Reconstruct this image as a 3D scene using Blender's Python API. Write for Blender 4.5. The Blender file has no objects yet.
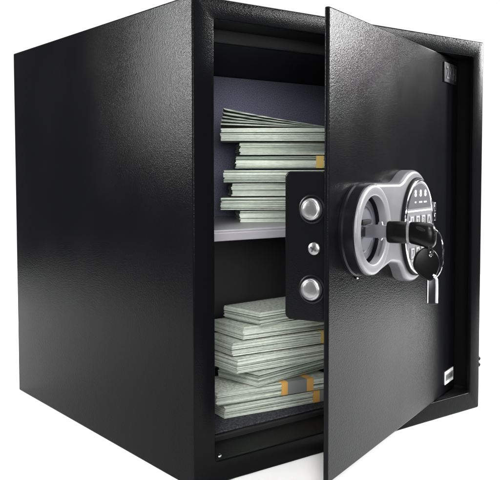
import bpy, bmesh, math, random
from mathutils import Vector, Matrix
random.seed(7)
S = bpy.context.scene
C = S.collection

# ------------------------------------------------------------------ camera
yaw, pitch, roll = -0.6546, -0.0529, -0.0016
Rz = Matrix.Rotation(yaw, 3, 'Z')
fw = Rz @ Vector((0, math.cos(pitch), math.sin(pitch)))
rt = Rz @ Vector((1, 0, 0)); up = rt.cross(fw)
r2 = rt * math.cos(roll) + up * math.sin(roll)
u2 = -rt * math.sin(roll) + up * math.cos(roll)
cam_d = bpy.data.cameras.new('camera'); cam = bpy.data.objects.new('camera', cam_d); C.objects.link(cam)
M3 = Matrix((r2, u2, -fw)).transposed()
cam.matrix_world = Matrix.Translation((-0.4338, -0.6579, 0.3212)) @ M3.to_4x4()
cam_d.sensor_fit = 'HORIZONTAL'; cam_d.sensor_width = 36
cam_d.lens = 36 * 785.6 / 500
cam_d.shift_x = -(249.69 - 250) / 500
cam_d.shift_y = (216.87 - 240) / 500
cam_d.clip_start = 0.01; cam_d.clip_end = 100
S.camera = cam

# ------------------------------------------------------------------ studio light
S.view_settings.view_transform = 'Standard'
S.view_settings.look = 'None'
S.view_settings.exposure = 0
S.view_settings.gamma = 1
S.cycles.use_denoising = True
S.cycles.max_bounces = 8
W = bpy.data.worlds.new('World'); S.world = W; W.use_nodes = True
nt = W.node_tree; nt.nodes.clear()
out = nt.nodes.new('ShaderNodeOutputWorld'); bg = nt.nodes.new('ShaderNodeBackground')
tc = nt.nodes.new('ShaderNodeTexCoord'); dot = nt.nodes.new('ShaderNodeVectorMath'); dot.operation = 'DOT_PRODUCT'
dot.inputs[1].default_value = (0.61, 0.79, 0.0)
mr = nt.nodes.new('ShaderNodeMapRange'); mr.interpolation_type = 'SMOOTHSTEP'
mr.inputs['From Min'].default_value = 0.66; mr.inputs['From Max'].default_value = 0.80
mr.inputs['To Min'].default_value = 0.035; mr.inputs['To Max'].default_value = 1.15
nt.links.new(tc.outputs['Generated'], dot.inputs[0]); nt.links.new(dot.outputs['Value'], mr.inputs['Value'])
nt.links.new(mr.outputs['Result'], bg.inputs['Strength']); bg.inputs['Color'].default_value = (1, 1, 1, 1)
nt.links.new(bg.outputs[0], out.inputs[0])

def area(name, loc, target, sx, sy, power, col=(1, 1, 1)):
    d = bpy.data.lights.new(name, 'AREA'); d.shape = 'RECTANGLE'; d.size = sx; d.size_y = sy
    d.energy = power; d.color = col
    o = bpy.data.objects.new(name, d); C.objects.link(o); o.location = loc
    o.rotation_euler = (Vector(target) - Vector(loc)).to_track_quat('-Z', 'Y').to_euler()
    return o
area('overhead_floor_fill', (0.6, 0.15, 2.6), (0.6, 0.15, 0), 3.4, 3.4, 165)  # added lamp, brightens the floor until its shadows wash out
area('right_softbox', (1.62, -0.44, 0.86), (0.1, -0.1, 0.45), 0.28, 0.46, 54)
area('back_left_softbox', (-1.22, 1.06, 0.86), (0, 0.03, 0.40), 0.20, 0.66, 46)
area('front_right_softbox', (1.30, -1.05, 1.00), (0.3, 0, 0.49), 0.34, 0.20, 25)
area('edge_glint_strip', (-0.80, -0.86, 0.62), (0.1, 0, 0.35), 0.04, 0.55, 3.6)  # strip added near the camera to put bright lines on bevelled edges
k = area('table_fill_spot', (-0.75, -1.15, 1.25), (0.22, -0.10, 0.0), 0.35, 0.35, 0.85)  # added fill, whitens the shaded floor between door and safe
k.data.spread = math.radians(24)
k = area('interior_fill', (-0.62, -1.05, 0.50), (0.14, 0.15, 0.44), 0.4, 0.4, 1.15)  # added fill from the camera side for the money and back lining
k.data.spread = math.radians(38)

# ------------------------------------------------------------------ materials
def mat(name, col, rough=0.5, metal=0.0, spec=0.5, bump=None, speck=None, coat=0):
    m = bpy.data.materials.new(name); m.use_nodes = True
    n = m.node_tree; b = n.nodes['Principled BSDF']
    b.inputs['Base Color'].default_value = (*col, 1); b.inputs['Roughness'].default_value = rough
    b.inputs['Metallic'].default_value = metal; b.inputs['Specular IOR Level'].default_value = spec
    b.inputs['Coat Weight'].default_value = coat
    t = n.nodes.new('ShaderNodeTexCoord')
    if bump:
        scale, dist, strength = bump[:3]
        no = n.nodes.new('ShaderNodeTexNoise'); no.inputs['Scale'].default_value = scale
        no.inputs['Detail'].default_value = 3; no.inputs['Roughness'].default_value = 0.6
        if len(bump) > 3:     # pebbled powder coat: small smooth cells
            no = n.nodes.new('ShaderNodeTexVoronoi'); no.feature = 'SMOOTH_F1'; no.inputs['Scale'].default_value = scale
            no.inputs['Smoothness'].default_value = 0.6
        bp = n.nodes.new('ShaderNodeBump'); bp.inputs['Distance'].default_value = dist
        bp.inputs['Strength'].default_value = strength
        n.links.new(t.outputs['Object'], no.inputs['Vector']); n.links.new(no.outputs['Distance' if len(bump) > 3 else 'Fac'], bp.inputs['Height'])
        n.links.new(bp.outputs['Normal'], b.inputs['Normal'])
    if speck:
        scale, c1, c2 = speck
        no = n.nodes.new('ShaderNodeTexNoise'); no.inputs['Scale'].default_value = scale
        no.inputs['Detail'].default_value = 2
        cr = n.nodes.new('ShaderNodeValToRGB'); cr.color_ramp.elements[0].position = 0.38; cr.color_ramp.elements[1].position = 0.64
        cr.color_ramp.elements[0].color = (*c1, 1); cr.color_ramp.elements[1].color = (*c2, 1)
        n.links.new(t.outputs['Object'], no.inputs['Vector']); n.links.new(no.outputs['Fac'], cr.inputs['Fac'])
        n.links.new(cr.outputs['Color'], b.inputs['Base Color'])
    return m
M = {}
M['trim'] = mat('dark_flange', (0.045, 0.045, 0.045), 0.3, metal=0.5, spec=0.5, bump=(900, 0.0008, 0.6))
M['paint'] = mat('black_powder_coat', (0.0034, 0.0035, 0.0039), 0.21, spec=0.042, bump=(950, 0.00022, 0.5, 'V'))
# worn sheen: the coat is slightly glossier and duller in broad patches, with a few fine rubs
n_ = M['paint'].node_tree; t_ = n_.nodes.new('ShaderNodeTexCoord'); a_ = n_.nodes.new('ShaderNodeTexNoise')
a_.inputs['Scale'].default_value = 9; a_.inputs['Detail'].default_value = 5
m_ = n_.nodes.new('ShaderNodeMapRange'); m_.inputs['From Min'].default_value = 0.3; m_.inputs['From Max'].default_value = 0.7
m_.inputs['To Min'].default_value = 0.17; m_.inputs['To Max'].default_value = 0.26
n_.links.new(t_.outputs['Object'], a_.inputs['Vector']); n_.links.new(a_.outputs['Fac'], m_.inputs['Value'])
n_.links.new(m_.outputs['Result'], n_.nodes['Principled BSDF'].inputs['Roughness'])
M['smooth_black'] = mat('smooth_black_paint', (0.004, 0.004, 0.005), 0.3, spec=0.14, bump=(300, 0.0002, 0.3))
M['recess'] = mat('dark_inner_paint', (0.004, 0.004, 0.0045), 0.5, spec=0.15, bump=(520, 0.0008, 0.5))
M['felt'] = mat('grey_felt', (0.08, 0.08, 0.1), 0.95, spec=0.05, speck=(800, (0.085, 0.088, 0.125), (0.185, 0.19, 0.255)), bump=(700, 0.0006, 0.4))
M['charcoal'] = mat('charcoal_steel_panel', (0.055, 0.054, 0.056), 0.6, spec=0.2, bump=(500, 0.0003, 0.3))
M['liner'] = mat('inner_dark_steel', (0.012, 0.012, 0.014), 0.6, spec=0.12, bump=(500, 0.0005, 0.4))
M['carpet'] = mat('charcoal_carpet', (0.03, 0.03, 0.035), 0.95, spec=0.05, speck=(500, (0.025, 0.026, 0.03), (0.07, 0.07, 0.08)), bump=(600, 0.001, 0.6))
M['shelf'] = mat('brushed_grey_shelf', (0.42, 0.41, 0.44), 0.42, metal=0.35, bump=(200, 0.0001, 0.3))
M['silver'] = mat('satin_silver_plastic', (0.12, 0.12, 0.125), 0.34, metal=0.35, spec=0.4, bump=(900, 0.0002, 0.35))
M['silver_bright'] = mat('pale_silver_ring', (0.16, 0.16, 0.165), 0.34, metal=0.2, spec=0.4, bump=(900, 0.0002, 0.3))
M['chrome'] = mat('chrome', (0.62, 0.62, 0.64), 0.14, metal=1.0)
M['steel'] = mat('brushed_steel', (0.22, 0.22, 0.22), 0.33, metal=0.85, bump=(500, 0.0003, 0.5))
M['keysteel'] = mat('key_steel', (0.30, 0.30, 0.33), 0.25, metal=0.85)
M['black'] = mat('black_plastic', (0.003, 0.003, 0.003), 0.28, spec=0.12)
M['matte_black'] = mat('matte_black', (0.004, 0.004, 0.004), 0.7, spec=0.1)
M['dial'] = mat('grey_dial', (0.075, 0.075, 0.09), 0.4, metal=0.2)
M['display'] = mat('display_window', (0.055, 0.055, 0.058), 0.35, spec=0.3)
M['keypad'] = mat('keypad_silver', (0.12, 0.12, 0.124), 0.35, metal=0.0)
M['button'] = mat('button_pale', (0.20, 0.20, 0.205), 0.4)
M['white'] = mat('white_print', (0.82, 0.82, 0.82), 0.5)
M['ink'] = mat('dark_ink', (0.02, 0.02, 0.02), 0.5)
M['yellow'] = mat('mustard_strap', (0.72, 0.52, 0.16), 0.7, spec=0.2)
M['orange'] = mat('orange_strap', (0.66, 0.37, 0.10), 0.7, spec=0.2)
M['greypaper'] = mat('grey_paper_band', (0.20, 0.21, 0.205), 0.8, spec=0.2)
M['plaque'] = mat('embossed_plaque', (0.010, 0.010, 0.011), 0.35, spec=0.12)
M['plaque_letters'] = mat('embossed_letters', (0.028, 0.028, 0.030), 0.45, spec=0.15)
M['keyrail_glint'] = mat('key_edge_highlight', (0.55, 0.55, 0.56), 0.25, metal=0.3)  # pale colour stands in for the highlight on the spare key's shank
M['blade_dark'] = mat('dark_key_steel', (0.035, 0.035, 0.037), 0.3, metal=0.8)
M['floor'] = mat('white_surface', (0.9, 0.9, 0.9), 0.9, spec=0.0)

def money_mat(name, hi, mid, lo):
    m = bpy.data.materials.new(name); m.use_nodes = True
    n = m.node_tree; b = n.nodes['Principled BSDF']; b.inputs['Roughness'].default_value = 0.85
    b.inputs['Specular IOR Level'].default_value = 0.15
    t = n.nodes.new('ShaderNodeTexCoord'); mp = n.nodes.new('ShaderNodeMapping')
    mp.inputs['Scale'].default_value = (2.5, 2.5, 820)
    no = n.nodes.new('ShaderNodeTexNoise'); no.inputs['Scale'].default_value = 1.0; no.inputs['Detail'].default_value = 3
    oi = n.nodes.new('ShaderNodeObjectInfo'); ad = n.nodes.new('ShaderNodeVectorMath'); ad.operation = 'ADD'
    ml = n.nodes.new('ShaderNodeMath'); ml.operation = 'MULTIPLY'; ml.inputs[1].default_value = 50
    n.links.new(t.outputs['Object'], mp.inputs['Vector']); n.links.new(mp.outputs[0], ad.inputs[0])
    n.links.new(oi.outputs['Random'], ml.inputs[0]); n.links.new(ml.outputs[0], ad.inputs[1])
    n.links.new(ad.outputs[0], no.inputs['Vector'])
    cr = n.nodes.new('ShaderNodeValToRGB'); e = cr.color_ramp.elements
    e[0].position = 0.37; e[0].color = (*lo, 1); e[1].position = 0.60; e[1].color = (*hi, 1)
    x = e.new(0.47); x.color = (*mid, 1)
    # inked patches seen on the edges of the notes
    mp2 = n.nodes.new('ShaderNodeMapping'); mp2.inputs['Scale'].default_value = (120, 120, 260)
    no2 = n.nodes.new('ShaderNodeTexNoise'); no2.inputs['Scale'].default_value = 1.0; no2.inputs['Detail'].default_value = 2
    n.links.new(t.outputs['Object'], mp2.inputs['Vector']); n.links.new(mp2.outputs[0], no2.inputs['Vector'])
    mrr = n.nodes.new('ShaderNodeMapRange'); mrr.inputs['From Min'].default_value = 0.35; mrr.inputs['From Max'].default_value = 0.65
    mrr.inputs['To Min'].default_value = 0.93; mrr.inputs['To Max'].default_value = 1.1
    n.links.new(no2.outputs['Fac'], mrr.inputs['Value'])
    mx = n.nodes.new('ShaderNodeVectorMath'); mx.operation = 'SCALE'
    n.links.new(no.outputs['Fac'], cr.inputs['Fac']); n.links.new(cr.outputs['Color'], mx.inputs[0])
    n.links.new(mrr.outputs['Result'], mx.inputs['Scale'])
    # the flat face of a note: pale paper with a faint green print inside a border
    ge = n.nodes.new('ShaderNodeNewGeometry'); sx = n.nodes.new('ShaderNodeSeparateXYZ'); ab = n.nodes.new('ShaderNodeMath'); ab.operation = 'ABSOLUTE'
    n.links.new(ge.outputs['Normal'], sx.inputs[0]); n.links.new(sx.outputs['Z'], ab.inputs[0])
    gt = n.nodes.new('ShaderNodeMath'); gt.operation = 'GREATER_THAN'; gt.inputs[1].default_value = 0.7; n.links.new(ab.outputs[0], gt.inputs[0])
    n3 = n.nodes.new('ShaderNodeTexNoise'); n3.inputs['Scale'].default_value = 260; n3.inputs['Detail'].default_value = 4
    n.links.new(t.outputs['Object'], n3.inputs['Vector'])
    c3 = n.nodes.new('ShaderNodeValToRGB'); c3.color_ramp.elements[0].position = 0.35; c3.color_ramp.elements[1].position = 0.6
    c3.color_ramp.elements[0].color = (*[q*0.75 for q in mid], 1); c3.color_ramp.elements[1].color = (*[q*0.95 for q in hi], 1)
    n.links.new(n3.outputs['Fac'], c3.inputs['Fac'])
    mm = n.nodes.new('ShaderNodeMix'); mm.data_type = 'RGBA'
    n.links.new(gt.outputs[0], mm.inputs[0]); n.links.new(mx.outputs[0], mm.inputs[6]); n.links.new(c3.outputs['Color'], mm.inputs[7])
    n.links.new(mm.outputs[2], b.inputs['Base Color'])
    return m
M['money'] = money_mat('banknote_edges', (0.66, 0.71, 0.62), (0.42, 0.48, 0.41), (0.07, 0.10, 0.075))
M['note'] = money_mat('banknote_sheet', (0.42, 0.47, 0.41), (0.27, 0.32, 0.27), (0.10, 0.13, 0.11))

# ------------------------------------------------------------------ helpers
def mesh_from(bm, name, m, parent=None, bevel=0, seg=2, smooth=35, loc=None):
    bmesh.ops.recalc_face_normals(bm, faces=bm.faces)
    me = bpy.data.meshes.new(name); bm.to_mesh(me); bm.free()
    ms = m if isinstance(m, (list, tuple)) else [m]
    for q in ms: me.materials.append(q)
    if smooth:
        for p in me.polygons: p.use_smooth = True
        me.set_sharp_from_angle(angle=math.radians(smooth))
    o = bpy.data.objects.new(name, me); C.objects.link(o)
    if parent: o.parent = parent
    if loc: o.location = loc
    if bevel:
        b = o.modifiers.new('bevel', 'BEVEL'); b.width = bevel; b.segments = seg; b.limit_method = 'ANGLE'
        b.angle_limit = math.radians(35)
    return o
def box(bm, x0, x1, y0, y1, z0, z1, mi=0):
    v = [bm.verts.new(p) for p in ((x0,y0,z0),(x1,y0,z0),(x1,y1,z0),(x0,y1,z0),(x0,y0,z1),(x1,y0,z1),(x1,y1,z1),(x0,y1,z1))]
    for f in ((0,3,2,1),(4,5,6,7),(0,1,5,4),(1,2,6,5),(2,3,7,6),(3,0,4,7)):
        q = bm.faces.new([v[i] for i in f]); q.material_index = mi
def rrect(x0, x1, z0, z1, r, n=5):
    pts = []
    for cx, cz, a0 in ((x1-r, z1-r, 0), (x0+r, z1-r, 90), (x0+r, z0+r, 180), (x1-r, z0+r, 270)):
        for i in range(n+1):
            a = math.radians(a0 + 90*i/n); pts.append((cx + r*math.cos(a), cz + r*math.sin(a)))
    return pts
def bridge(bm, loops, mis=None, cap0=False, cap1=False, closed=True):
    vs = [[bm.verts.new(p) for p in L] for L in loops]
    for k in range(len(vs)-1):
        a, b = vs[k], vs[k+1]; n = len(a)
        for i in range(n if closed else n-1):
            j = (i+1) % n
            f = bm.faces.new((a[i], a[j], b[j], b[i]))
            if mis: f.material_index = mis[k]
    if cap0: bm.faces.new(list(reversed(vs[0])))
    if cap1:
        f = bm.faces.new(vs[-1])
        if mis: f.material_index = mis[-1]
    return vs
def prism(bm, outline, y0, y1, rnd=0.0, seg=3):
    """outline of (u, z) extruded from y0 (back) to y1 (front), front rim rounded inwards"""
    n = len(outline); cx = sum(p[0] for p in outline)/n; cz = sum(p[1] for p in outline)/n
    # inward normals
    nrm = []
    area2 = sum(outline[i][0]*outline[(i+1)%n][1]-outline[(i+1)%n][0]*outline[i][1] for i in range(n))
    sg = 1 if area2 > 0 else -1
    for i in range(n):
        a, b = outline[i-1], outline[(i+1) % n]
        d = Vector((b[0]-a[0], b[1]-a[1])).normalized(); nrm.append((-d.y*sg, d.x*sg))
    loops = [[(p[0], y0, p[1]) for p in outline]]
    s = 1 if y1 > y0 else -1
    for k in range(seg+1):
        a = math.pi/2*k/seg
        ins = rnd*(1-math.cos(a)); yy = y1 - s*rnd*(1-math.sin(a))
        loops.append([(p[0]+q[0]*ins, yy, p[1]+q[1]*ins) for p, q in zip(outline, nrm)])
        if rnd == 0: break
    bridge(bm, loops, cap0=True, cap1=True)
def circle(cx, cz, rx, rz=None, n=64):
    rz = rz or rx
    return [(cx+rx*math.cos(2*math.pi*i/n), cz+rz*math.sin(2*math.pi*i/n)) for i in range(n)]
def lathe(bm, prof, cx, cz, n=64, caps=True):
    """profile of (radius, y) revolved about the y axis through (cx, cz)"""
    loops = [[(cx+r*math.cos(2*math.pi*i/n), y, cz+r*math.sin(2*math.pi*i/n)) for i in range(n)] for r, y in prof]
    bridge(bm, loops, cap0=caps, cap1=caps)
def tube(bm, pts, r, n=10, closed=False):
    pts = [Vector(p) for p in pts]; N = len(pts); loops = []
    up = Vector((0.13, 0.21, 0.97))
    for i, p in enumerate(pts):
        a = pts[(i-1) % N] if closed or i else p; b = pts[(i+1) % N] if closed or i < N-1 else p
        d = (b-a).normalized(); x = d.cross(up)
        if x.length < 0.2: x = d.cross(Vector((1, 0, 0)))
        x.normalize(); y = x.cross(d)
        loops.append([p + x*r*math.cos(2*math.pi*k/n) + y*r*math.sin(2*math.pi*k/n) for k in range(n)])
    if closed: loops.append(loops[0])
    bridge(bm, loops, cap0=not closed, cap1=not closed)
    if closed: bmesh.ops.remove_doubles(bm, verts=bm.verts, dist=1e-6)
def empty(name, loc=(0, 0, 0), rz=0, label=None, cat=None, group=None):
    o = bpy.data.objects.new(name, None); C.objects.link(o); o.location = loc; o.rotation_euler = (0, 0, rz)
    o.empty_display_size = 0.05
    if label: o['label'] = label
    if cat: o['category'] = cat
    if group: o['group'] = group
    return o
def text(name, s, size, m, parent, u, z, y, depth=0.0002, sx=1.0):
    c = bpy.data.curves.new(name, 'FONT'); c.body = s; c.size = size; c.align_x = 'CENTER'; c.align_y = 'CENTER'
    c.extrude = depth
    t = bpy.data.objects.new('tmp', c); C.objects.link(t)
    bpy.context.view_layer.update()
    me = bpy.data.meshes.new_from_object(t.evaluated_get(bpy.context.evaluated_depsgraph_get()))
    bpy.data.objects.remove(t)
    me.transform(Matrix.Diagonal((sx, 1, 1, 1)))
    me.transform(Matrix.Rotation(math.pi/2, 4, 'X'))
    me.transform(Matrix.Translation((u, y, z)))
    me.materials.clear(); me.materials.append(m); me.name = name
    o = bpy.data.objects.new(name, me); C.objects.link(o); o.parent = parent
    return o

# ------------------------------------------------------------------ surface
bm = bmesh.new()
R = 1.25
vs = [bm.verts.new((0.45+R*math.cos(a*math.pi/32), 0.75+R*math.sin(a*math.pi/32), 0)) for a in range(64)]
bm.faces.new(vs)
fl = mesh_from(bm, 'floor', M['floor']); fl['kind'] = 'structure'

# ------------------------------------------------------------------ safe
BW, BD, BH = 0.4709, 0.4754, 0.5
ox0, ox1, oz0, oz1 = 0.0262, 0.4503, 0.0240, 0.4790
RY, BACK = 0.055, 0.305
safe = empty('safe', (BW/2, BD/2, 0.0), 0, 'black powder coated steel safe with its door swung open on banknote bundles', 'safe')
off = Vector((-BW/2, -BD/2, 0))
bm = bmesh.new()
e = 0.0020
def L(x0, x1, z0, z1, r, y): return [(x, y, z) for x, z in rrect(x0, x1, z0, z1, r)]
loops = [L(0, BW, 0.0, BH, e, BD), ]
for k in range(4):
    a = math.pi/2*k/3; i = e*(1-math.cos(a)); loops.append(L(i, BW-i, i, BH-i, e, e*(1-math.sin(a))))
rr = 0.003; e2 = 0.0016
for k in range(4):
    a = math.pi/2*k/3; i = e2*(1-math.sin(a))
    loops.append(L(ox0-i, ox1+i, oz0-i, oz1+i, rr+i, e2*(1-math.cos(a))))
loops.append(L(ox0, ox1, oz0, oz1, rr, 0.005))
paint_n = len(loops)-1
loops.append(L(ox0-0.004, ox1+0.0180, oz0-0.002, oz1+0.002, rr, 0.0055))
loops.append(L(ox0-0.004, ox1+0.0180, oz0-0.002, oz1+0.002, rr, RY))
lx0, lx1, lz0, lz1, lr = 0.036, 0.4668, 0.0280, 0.4690, 0.009
for k in range(6):
    a = math.pi/2*k/5; q = (1-math.sin(a))
    loops.append(L(lx0-0.005*q, lx1+0.0010*q, lz0-0.002*q, lz1+0.008*q, lr+0.001*q, RY+0.004*(1-math.cos(a))))
mis = [0]*paint_n + [1, 1] + [2]*6
loops.append(L(lx0, lx1, lz0, lz1, lr-0.0005, RY+0.012)); mis.append(2)
bridge(bm, loops, mis=mis, cap0=True)
body = mesh_from(bm, 'body', [M['paint'], M['recess'], M['trim']], safe, loc=off)
# felt lining: ceiling and sides dark, back wall grey felt
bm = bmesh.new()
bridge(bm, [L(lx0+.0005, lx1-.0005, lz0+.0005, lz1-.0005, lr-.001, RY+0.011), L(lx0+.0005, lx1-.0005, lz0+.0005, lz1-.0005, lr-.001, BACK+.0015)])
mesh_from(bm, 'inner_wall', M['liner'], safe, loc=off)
bm = bmesh.new(); box(bm, lx0+.0008, lx1-.0008, BACK, BACK+0.0012, 0.2475, lz1-.001)
mesh_from(bm, 'back_lining', M['felt'], safe, loc=off)
bm = bmesh.new(); box(bm, lx0+.0008, lx1-.0008, BACK, BACK+0.0012, lz0+.001, 0.2465)
mesh_from(bm, 'back_panel', M['charcoal'], safe, loc=off)
bm = bmesh.new(); box(bm, lx0+0.004, lx1-0.004, RY+0.004, BACK-0.001, lz0+0.0006, lz0+0.0030)
mesh_from(bm, 'floor_mat', M['carpet'], safe, bevel=0.001, loc=off)
ZS = 0.2600
bm = bmesh.new(); box(bm, lx0+0.001, lx1-0.001, RY+0.002, BACK-0.001, ZS-0.003, ZS)
box(bm, lx0+0.001, lx1-0.001, RY+0.002, RY+0.004, ZS-0.0125, ZS-0.003)
mesh_from(bm, 'shelf', M['shelf'], safe, bevel=0.0012, loc=off)
# small rivet in the lower left corner of the door recess, hinge pins on the right side
bm = bmesh.new(); lathe(bm, [(0.0022, 0.0), (0.0020, -0.0012), (0.001, -0.0018)], 0.0335, 0.0275, 16)
mesh_from(bm, 'rivet', M['chrome'], safe, loc=off + Vector((0, 0.004, 0)))
for z in (0.0675, 0.0590):
    bm = bmesh.new(); bmesh.ops.create_uvsphere(bm, u_segments=16, v_segments=8, radius=0.0036)
    mesh_from(bm, 'hinge_pin', M['smooth_black'], safe, loc=off + Vector((BW+0.0012, 0.0035, z)))

# ------------------------------------------------------------------ door (local: x along the door from its free edge, -y outwards)
EX, EY, ANG = 0.0755, -0.1165, math.radians(21.3)
DW, DZ0, DZ1, DT = 0.4115, 0.0245, 0.4785, 0.0052
bm = bmesh.new(); box(bm, 0, DW, 0, DT, DZ0, DZ1)
door = mesh_from(bm, 'door', M['paint'], safe, bevel=0.0017, seg=4)
door.location = (EX-BW/2, EY-BD/2, 0); door.rotation_euler = (0, 0, ANG)
bm = bmesh.new(); box(bm, 0.055, DW-0.035, DT+0.0002, DT+0.018, DZ0+0.022, DZ1-0.022)
mesh_from(bm, 'inner_pan', M['smooth_black'], door, bevel=0.002)
# lock housing on the inside, its end face towards the free edge (outline in y,z ; extruded along x)
bm = bmesh.new()
ol = rrect(DT+0.0003, 0.0505, 0.1795, 0.3250, 0.006)
for x0, x1 in ((0.0065, 0.14),):
    loops = []
    for k in range(4):
        a = math.pi/2*k/3; i = 0.0016*(1-math.sin(a)); xx = x0+0.0016*(1-math.cos(a))
        loops.append([(xx, y, z) for y, z in rrect(DT+0.0003+i, 0.0505-i, 0.1795+i, 0.3250-i, 0.006)])
    loops.append([(x1, y, z) for y, z in ol])
    bridge(bm, loops, cap0=True, cap1=True)
mesh_from(bm, 'lock_box', M['paint'], door)
def lathe_x(bm, prof, cy, cz, n=40):
    loops = [[(x, cy+r*math.cos(2*math.pi*i/n), cz+r*math.sin(2*math.pi*i/n)) for i in range(n)] for r, x in prof]
    bridge(bm, loops, cap0=True, cap1=True)
for zc in (0.2885, 0.2110):
    bm = bmesh.new(); lathe_x(bm, [(0.0142, 0.0064), (0.0140, 0.0056), (0.0128, 0.0052), (0.0120, 0.0056), (0.0118, 0.0064)], 0.0205, zc)
    mesh_from(bm, 'bolt_collar', M['smooth_black'], door)
    bm = bmesh.new(); lathe_x(bm, [(0.0108, 0.0064), (0.0108, 0.0030), (0.0101, 0.0019), (0.0088, 0.0013), (0.0080, 0.0015), (0.0072, 0.0011), (0.0030, 0.0008)], 0.0205, zc)
    mesh_from(bm, 'locking_bolt', M['steel'], door)
bm = bmesh.new(); lathe_x(bm, [(0.0062, 0.0064), (0.0060, 0.0046), (0.0045, 0.0036), (0.001, 0.0032)], 0.0180, 0.2505)
sc = mesh_from(bm, 'screw', M['steel'], door)
bm = bmesh.new()
for a in (0.5, 0.5+math.pi/2):
    c, s = math.cos(a), math.sin(a)
    v = []
    for p, q in ((-.0034, -.0007), (.0034, -.0007), (.0034, .0007), (-.0034, .0007)):
        v.append((0.018+p*c-q*s, 0.2505+p*s+q*c))
    bridge(bm, [[(0.0042, y, z) for y, z in v], [(0.0030, y, z) for y, z in v]], cap0=True, cap1=True)
bm.normal_update()
mesh_from(bm, 'screw_slot', M['ink'], door, smooth=0)

# --- lock: black sleeve and silver ring round a recessed dial
cu, cz = 0.0685, 0.2660
bm = bmesh.new()
lathe(bm, [(0.0475, -0.0002), (0.0475, -0.003), (0.0463, -0.0045), (0.0462, -0.0145), (0.0450, -0.0160), (0.0350, -0.0160), (0.0345, -0.004), (0.0345, -0.0002)], cu, cz, 96, False)
mesh_from(bm, 'lock_sleeve', M['smooth_black'], door)
bm = bmesh.new()
pr = [(0.0457, -0.0158), (0.0455, -0.0170)]
for k in range(1, 6):
    a = math.pi/2*k/5; pr.append((0.0425+0.003*math.cos(a), -0.0172-0.0018*math.sin(a)))
pr += [(0.0362, -0.0190), (0.0350, -0.0184), (0.0346, -0.0172), (0.0346, -0.0100)]
lathe(bm, pr, cu, cz, 96, False)
mesh_from(bm, 'lock_ring', M['silver_bright'], door)
bm = bmesh.new(); lathe(bm, [(0.0340, -0.0003), (0.0340, -0.0040), (0.0320, -0.0044), (0.0315, -0.0070), (0.0240, -0.0074), (0.0236, -0.0062), (0.0215, -0.0062), (0.0210, -0.0078), (0.0010, -0.0082)], cu, cz, 72)
mesh_from(bm, 'dial', M['dial'], door)
bm = bmesh.new(); prism(bm, rrect(cu-0.031, cu+0.012, cz-0.0065, cz+0.0030, 0.003), -0.0060, -0.0105, 0.001)
mesh_from(bm, 'dial_grip', M['matte_black'], door)
bm = bmesh.new(); prism(bm, rrect(cu-0.014, cu+0.010, cz+0.0055, cz+0.0105, 0.0024), -0.0060, -0.0115, 0.001)
mesh_from(bm, 'dial_pointer', M['matte_black'], door)
bm = bmesh.new(); bmesh.ops.create_uvsphere(bm, u_segments=16, v_segments=8, radius=0.0016)
mesh_from(bm, 'set_screw', M['chrome'], door, loc=(cu-0.004, -0.0016, cz-0.0490))

# --- keypad housing: one silver body from ring to round keypad
kc, kz = 0.1990, 0.2630
def housing(du=0.0, grow=0.0):
    pts = []
    R1, R2 = 0.0470+grow, 0.0640+grow
    # right dome arc
    for i in range(41):
        a = math.radians(-118 + 236*i/40); pts.append((kc-0.001+0.97*R2*math.cos(a), kz+R2*math.sin(a)))
    # neck (top), going left
    ax, az = pts[-1]
    for i in range(1, 9):
        t = i/9; pts.append((ax+(0.146-ax)*t, az+(0.3125-az)*(1-(1-t)**2)))
    pts += [(0.130, 0.3128+grow), (0.105, 0.3130+grow), (0.085, 0.3130+grow)]
    for i in range(9):
        a = math.radians(80+200*i/8); pts.append((cu+0.040*abs(math.cos(a)), cz+0.040*math.sin(a)))
    pts += [(0.086, 0.2190-grow), (0.105, 0.2230-grow), (0.125, 0.2270-grow), (0.145, 0.2245-grow)]
    bx, bz = pts[0]
    for i in range(1, 6):
        t = i/6; pts.append((0.145+(bx-0.145)*t, 0.2245-grow+(bz-0.2245+grow)*t*t))
    return pts
hp = housing()
# bring the outline clear of the ring's inner hole: it starts right of the sleeve
hp0 = [(max(u, cu+math.sqrt(max(0, 0.0466**2-(z-cz)**2)) if abs(z-cz) < 0.0466 and u < cu+0.046 else u), z) for u, z in hp]
bm = bmesh.new(); prism(bm, hp, -0.0002, -0.0150, 0.0045, 5)
bmesh.ops.triangulate(bm, faces=[f for f in bm.faces if len(f.verts) > 8])
mesh_from(bm, 'keypad_housing', M['silver'], door)
ku, kv = 0.0465, 0.0525
fy = -0.0150
bm = bmesh.new(); prism(bm, circle(kc+0.003, kz-0.001, ku+0.0035, kv+0.004, 72), fy+0.002, fy-0.0036, 0.001)
mesh_from(bm, 'keypad_rim', M['matte_black'], door)
bm = bmesh.new()
tube(bm, [(kc+0.003+(ku+0.0005)*math.cos(2*math.pi*i/80), fy-0.0040, kz-0.001+(kv+0.0005)*math.sin(2*math.pi*i/80)) for i in range(80)], 0.0017, 10, True)
mesh_from(bm, 'chrome_bezel', M['chrome'], door)
bm = bmesh.new(); prism(bm, circle(kc+0.003, kz-0.001, ku, kv, 72), fy-0.0030, fy-0.0042, 0.0003)
mesh_from(bm, 'keypad_panel', M['keypad'], door)
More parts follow.
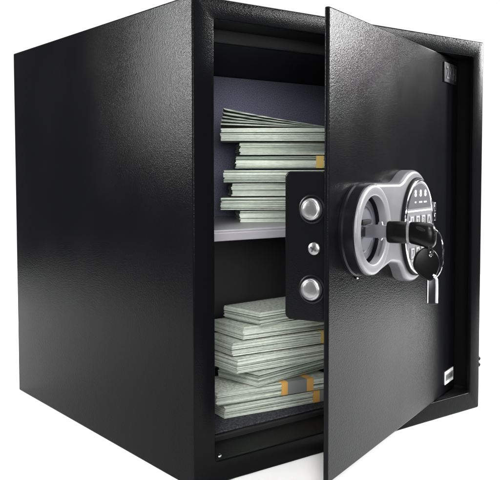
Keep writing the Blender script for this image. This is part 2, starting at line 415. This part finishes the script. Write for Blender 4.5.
# display segment at the top of the oval
bm = bmesh.new(); zcut = 0.2815
arc = [p for p in circle(kc+0.003, kz-0.001, ku-0.003, kv-0.003, 96) if p[1] > zcut]
arc.sort(key=lambda p: -math.atan2(p[1]-kz, p[0]-kc)); arc = arc[::-1]
prism(bm, arc, fy-0.0040, fy-0.0050, 0)
mesh_from(bm, 'display', M['display'], door, smooth=0)
dy = fy-0.0052
for i, u in enumerate((0.185, 0.202, 0.2185)):
    text('display_digit', '8', 0.0110, M['white'], door, u, 0.3000, dy, sx=1.25)
    bm = bmesh.new(); w = (0.002, 0.0048, 0.0045)[i]; box(bm, u-w, u+w, dy-0.0002, dy+0.0003, 0.2895, 0.2911)
    mesh_from(bm, 'display_mark', M['white'], door, smooth=0)
bm = bmesh.new(); box(bm, kc-0.038, kc+0.041, fy-0.0049, fy-0.0041, 0.2796, 0.2812)
mesh_from(bm, 'display_trim', M['white'], door, smooth=0)
rows = ('123A', '456B', '7890')
for r in range(3):
    for c in range(4):
        u = kc+0.003 + (c-1.5)*0.0192; z = 0.2690 - r*0.0180
        if r == 2: u = kc+0.003 + (c-1.5)*0.0170
        bm = bmesh.new(); prism(bm, rrect(u-0.0068, u+0.0068, z-0.0070, z+0.0070, 0.0022), fy-0.0038, fy-0.0048, 0.0003)
        mesh_from(bm, 'button_frame', M['ink'], door)
        bm = bmesh.new(); prism(bm, rrect(u-0.0055, u+0.0055, z-0.0058, z+0.0058, 0.0018), fy-0.0046, fy-0.0060, 0.0004)
        mesh_from(bm, 'button', M['button'], door)
        text('button_digit', rows[r][c], 0.0105, M['ink'], door, u, z, fy-0.0061, sx=1.1)
for u in (kc-0.030, kc-0.019):
    bm = bmesh.new(); prism(bm, circle(u, 0.2245, 0.0016, n=16), fy-0.0040, fy-0.0050, 0.0004); mesh_from(bm, 'indicator_light', M['white'], door)
# chrome side latch at the right of the keypad
bm = bmesh.new(); prism(bm, rrect(0.2555, 0.2640, 0.2650, 0.2890, 0.002), -0.0100, -0.0170, 0.0012)
mesh_from(bm, 'side_latch', M['smooth_black'], door)
for z0, z1 in ((0.2772, 0.2880), (0.2660, 0.2752)):
    bm = bmesh.new(); box(bm, 0.2600, 0.2650, -0.0185, -0.0168, z0, z1)
    mesh_from(bm, 'latch_trim', M['chrome'], door, bevel=0.0005)

# --- embossed plaque and the little white sticker near the hinge
bm = bmesh.new(); box(bm, 0.344, 0.399, -0.0022, -0.0001, 0.4430, 0.4690)
pl = mesh_from(bm, 'nameplate', M['plaque'], door, bevel=0.0006)
text('nameplate_letters', '2KH', 0.0235, M['plaque_letters'], door, 0.3725, 0.4550, -0.0025, sx=1.0, depth=0.0004)
bm = bmesh.new(); box(bm, 0.366, 0.4030, -0.0008, -0.0001, 0.0365, 0.0540)
mesh_from(bm, 'sticker', M['white'], door, smooth=0)
bm = bmesh.new(); box(bm, 0.368, 0.4010, -0.0010, -0.0007, 0.0408, 0.0498)
mesh_from(bm, 'sticker_panel', M['greypaper'], door, smooth=0)
text('sticker_print', 'LOCKSAFE', 0.0078, M['ink'], door, 0.3845, 0.0453, -0.0012, depth=0.0001, sx=0.82)

# ------------------------------------------------------------------ keys
dd = Vector((math.cos(ANG), math.sin(ANG), 0)); nn = Vector((math.sin(ANG), -math.cos(ANG), 0))
def dpt(u, w, z): return Vector((EX, EY, 0)) + u*dd + w*nn + Vector((0, 0, z))
kz0 = 0.2650
key = empty('key', dpt(cu-0.0035, 0, kz0), ANG, 'key with thick black head pushed into the round lock of the safe door', 'key', None)
# local: y = -w ; x along the door ; z up
bm = bmesh.new()
prof = [(0.0095, -0.0066), (0.0240, -0.0066), (0.0250, -0.0088), (0.0275, -0.0090), (0.0285, -0.0066), (0.0350, -0.0064), (0.0350, 0.0066),
        (0.0290, 0.0066), (0.0282, 0.0100), (0.0245, 0.0100), (0.0235, 0.0068), (0.0150, 0.0066), (0.0095, 0.0060)]
loops = [[(x, -w, z) for w, z in prof] for x in (-0.0012, 0.0012)]
bridge(bm, loops, cap0=True, cap1=True)
mesh_from(bm, 'key_blade', M['keysteel'], key, bevel=0.0004)
def xloft(bm, secs, n=28):
    loops = []
    for w, hx, hz, zc in secs:
        loops.append([(hx*math.copysign(abs(math.cos(t))**0.8, math.cos(t)), -w, zc+hz*math.copysign(abs(math.sin(t))**0.8, math.sin(t))) for t in [2*math.pi*i/n for i in range(n)]])
    bridge(bm, loops, cap0=True, cap1=True)
bm = bmesh.new(); xloft(bm, [(0.0340, 0.0050, 0.0085, 0), (0.0345, 0.0064, 0.0104, 0), (0.0365, 0.0070, 0.0112, 0), (0.0540, 0.0070, 0.0108, 0), (0.0552, 0.0066, 0.0102, 0)])
mesh_from(bm, 'key_collar', M['black'], key)
bm = bmesh.new(); xloft(bm, [(0.0550, 0.0066, 0.0104, 0), (0.0554, 0.0073, 0.0114, 0), (0.0572, 0.0073, 0.0114, 0), (0.0576, 0.0066, 0.0104, 0)])
mesh_from(bm, 'key_band', M['silver_bright'], key)
bm = bmesh.new(); xloft(bm, [(0.0574, 0.0062, 0.0102, 0), (0.0585, 0.0066, 0.0108, 0), (0.0680, 0.0068, 0.0118, -0.0010), (0.0760, 0.0066, 0.0122, -0.0022), (0.0800, 0.0058, 0.0108, -0.0026), (0.0820, 0.0040, 0.0080, -0.0028), (0.0826, 0.0012, 0.0030, -0.003)])
mesh_from(bm, 'key_head', M['black'], key)
bm = bmesh.new()
oc = [(-0.0695+0.0046*math.cos(t)+0.0, 0.0045+0.0019*math.sin(t)-0.0016*math.cos(t)*(-1)) for t in [2*math.pi*i/20 for i in range(20)]]
loops = [[(x, y, z) for y, z in oc] for x in (-0.0060, -0.0071)]
bridge(bm, loops, cap0=True, cap1=True)
mesh_from(bm, 'key_eyelet', M['chrome'], key)

# camera-independent hanging frame: the spare key hangs turned a little from the door
HA = math.radians(-38)
hang = dpt(cu-0.0035, 0.0735, 0.0)
spare = empty('key', (hang.x, hang.y, 0.196), HA, 'spare key with round black bow hanging down from the wire ring', 'key', None)
bm = bmesh.new()
pts = []
for i in range(40):
    t = 2*math.pi*i/40
    rx = 0.0126; rzz = 0.0162
    x = rx*math.cos(t); z = 0.0390+rzz*math.sin(t)
    if math.sin(t) < 0: x = x*(1-0.30*(-math.sin(t))**1.5)+0.0030*(-math.sin(t))**2
    pts.append((x, z))
prism(bm, pts, 0.0026, -0.0026, 0.0016, 4)
mesh_from(bm, 'key_bow', M['black'], spare)
bm = bmesh.new(); prism(bm, circle(0.0045, 0.0498, 0.0020, 0.0022, 16), -0.0024, -0.0030, 0.0002)
mesh_from(bm, 'key_hole', M['chrome'], spare)
bm = bmesh.new()
prism(bm, [(0.0005, 0.026), (0.0005, 0.0015), (0.003, 0.0), (0.0105, 0.0), (0.0118, 0.002), (0.0105, 0.004), (0.0118, 0.0062), (0.0118, 0.0230), (0.0090, 0.0285)], 0.0014, -0.0014, 0.0004)
mesh_from(bm, 'key_blade', M['blade_dark'], spare, bevel=0.0003)
bm = bmesh.new(); tube(bm, [(0.0060, -0.0016, 0.0290), (0.0082, -0.0019, 0.0275), (0.0096, -0.0021, 0.0245), (0.0099, -0.0021, 0.0180), (0.0099, -0.0021, 0.0015)], 0.0014, 10)
box(bm, 0.0008, 0.0019, -0.0020, -0.0013, 0.0015, 0.0250)
mesh_from(bm, 'key_rail_glint', M['keyrail_glint'], spare)  # highlight lines of the shank, built as pale strips
# wire ring
ring = empty('key_ring', (hang.x, hang.y, 0.196), HA, 'thin silver wire ring joining the black key in the lock and its spare', 'key ring')
bm = bmesh.new(); rp = []
for i in range(64):
    t = 2*math.pi*i/64
    rp.append((0.0068+0.0078*math.cos(t), -0.0010-0.0058*math.cos(t), 0.0490+0.0230*math.sin(t)))
tube(bm, rp, 0.0007, 8, True)
rp2 = [(p[0]*0.97+0.0003, p[1]-0.0012, p[2]+0.0006) for p in rp]
tube(bm, rp2, 0.0006, 8, True)
mesh_from(bm, 'ring_coil', M['chrome'], ring)
bm = bmesh.new(); tube(bm, [(0.0028+0.0016*math.cos(t), -0.0050, 0.0590+0.0120*math.sin(t)) for t in [2*math.pi*i/32 for i in range(32)]], 0.0008, 8, True)
mesh_from(bm, 'ring_link', M['chrome'], ring)

# ------------------------------------------------------------------ banknote bundles
BL, BDp = 0.165, 0.070
def bundle(x, y, z, phi, h, label, straps=(), layers=8, fan=False):
    o = empty('banknote_bundle', (x, y, z), math.radians(phi), label, 'money bundle', 'banknote bundles stacked on the upper shelf' if z > 0.2 else 'banknote bundles stacked on the safe floor')
    bm = bmesh.new(); t = (h-0.0004)/layers; sag = random.uniform(0.02, 0.09); sph = random.uniform(0, 6)
    for i in range(layers):
        j = lambda s=0.0007: random.uniform(-s, s)
        dx, dy, a = j(0.0010), j(0.0009), random.uniform(-0.0022, 0.0022)
        z0 = i*t; z1 = z0+t*random.choice((0.72, 0.84, 0.93, 0.96))
        n = 10; bot = []
        # slightly wavy long edges
        ph = random.uniform(0, 6)
        o_pts = [(BL*k/n, 0.0004*math.sin(ph+k*0.9)) for k in range(n+1)] + [(BL*(n-k)/n, BDp+0.0003*math.sin(ph+k)) for k in range(n+1)]
        def P(p, zz): return (p[0]+dx-p[1]*a, p[1]+dy+p[0]*a, zz*(1-sag*(2*p[0]/BL-1)**2*(0.6+0.4*math.cos(p[1]*30+sph))))
        bridge(bm, [[P(p, z0) for p in o_pts], [P(p, z1) for p in o_pts]], cap0=True, cap1=True)
    mesh_from(bm, 'note_block', M['money'], o, smooth=0)
    for s0, s1, m in straps:
        bm = bmesh.new(); g = 0.0016
        loops = []
        for xx in (s0, s1):
            loops.append([(xx, yy, zz) for yy, zz in rrect(-g, BDp+g, -0.0001, h-0.0002, 0.0009, 3)])
        bridge(bm, loops, cap0=True, cap1=True)
        mesh_from(bm, 'paper_strap', M[m], o, smooth=30)
    if fan:
        for k in range(5):
            bm = bmesh.new(); n = 18; lift = (0.0038, 0.0078, 0.0124, 0.0166, 0.0214)[k]; pw = (1.3, 1.15, 1.25, 1.12, 1.06)[k]; topv, botv = [], []
            th = 0.0024
            loops = []
            for i in range(n+1):
                q = i/n; xx = BL*q
                zz = h + 0.0003*k + lift*max(0, 1-q/0.80)**pw - 0.0012*math.sin(q*3.1)*(k > 1)*max(0, 1-q); th = 0.0002+(0.0019, 0.0022, 0.0017, 0.0023, 0.0020)[k]*max(0, 1-q/0.85)
                x_off = 0.0008*k
                loops.append([(xx+x_off+(0.0006*k if i == 0 else 0), 0.001, zz), (xx+x_off, BDp, zz), (xx+x_off, BDp, zz+th), (xx+x_off, 0.001, zz+th)])
            bridge(bm, loops, cap0=True, cap1=True)
            mesh_from(bm, 'loose_notes', M['note'], o)
    return o
# solve x of a corner for a pixel column at a given depth
cp = Vector((-0.4338, -0.6579, 0.3212))
def xat(px, y):
    d = fw + r2*(px-249.69)/785.6
    return cp.x + d.x*(y-cp.y)/d.y
H1 = 0.0168
ups = [ # pixel column of left corner, depth, angle, label, straps, fan
 (240, .160, -32, 'lowest banknote bundle on the shelf, set back from the one above', (), False),
 (221, .165, -36, 'banknote bundle second from the bottom of the shelf stack, sticking out furthest left', (), False),
 (232, .160, -32, 'banknote bundle third from the bottom of the shelf stack, with a dark short end showing', (), False),
 (224, .163, -36, 'banknote bundle in the middle of the shelf stack, level with the lock box top', (), False),
 (236, .158, -35, 'banknote bundle in the shelf stack with a yellow paper strap beside the door edge', ((0.104, 0.1135, 'yellow'),), False),
 (240, .160, -32, 'banknote bundle directly under the fanned one at the top of the shelf stack', (), False),
 (221, .162, -36, 'topmost banknote bundle of the shelf stack, its upper notes fanned up', (), True)]
hs = [0.0160, 0.0168, 0.0172, 0.0172, 0.0168, 0.0168, 0.0172]
z = ZS+0.0003
for (px, y, phi, lab, st, fan), h in zip(ups, hs):
    bundle(xat(px, y), y, z, phi, h-0.0005, lab, st, fan=fan); z += h+0.0007
z = lz0+0.0034
los = [
 (224, .092, -7, 'bottom banknote bundle on the safe floor mat with an orange strap near the door edge', ((0.128, 0.1375, 'orange'), (0.1375, 0.150, 'greypaper')), .0160),
 (216, .094, -8, 'banknote bundle second from the bottom with a grey band between two orange straps', ((0.090, 0.0985, 'orange'), (0.0985, 0.1270, 'greypaper'), (0.1270, 0.1370, 'orange')), .0165),
 (258, .080, 8, 'pale banknote bundle just above the grey banded one, its near corner sticking out', (), .0175),
 (237, .087, -2, 'pale banknote bundle fourth from the bottom of the lower stack with a dark left end', (), .0175),
 (232, .100, -5, 'banknote bundle of the lower stack with a yellow strap just showing beside the door edge', ((0.1345, 0.139, 'yellow'),), .0165),
 (243, .102, -4, 'banknote bundle directly under the topmost one of the lower stack', (), .0165),
 (260, .092, 3, 'topmost banknote bundle of the lower stack, partly behind the lock box', (), .0165)]
for px, y, phi, lab, st, h in los:
    bundle(xat(px, y), y, z, phi, h, lab, st); z += h+0.0010
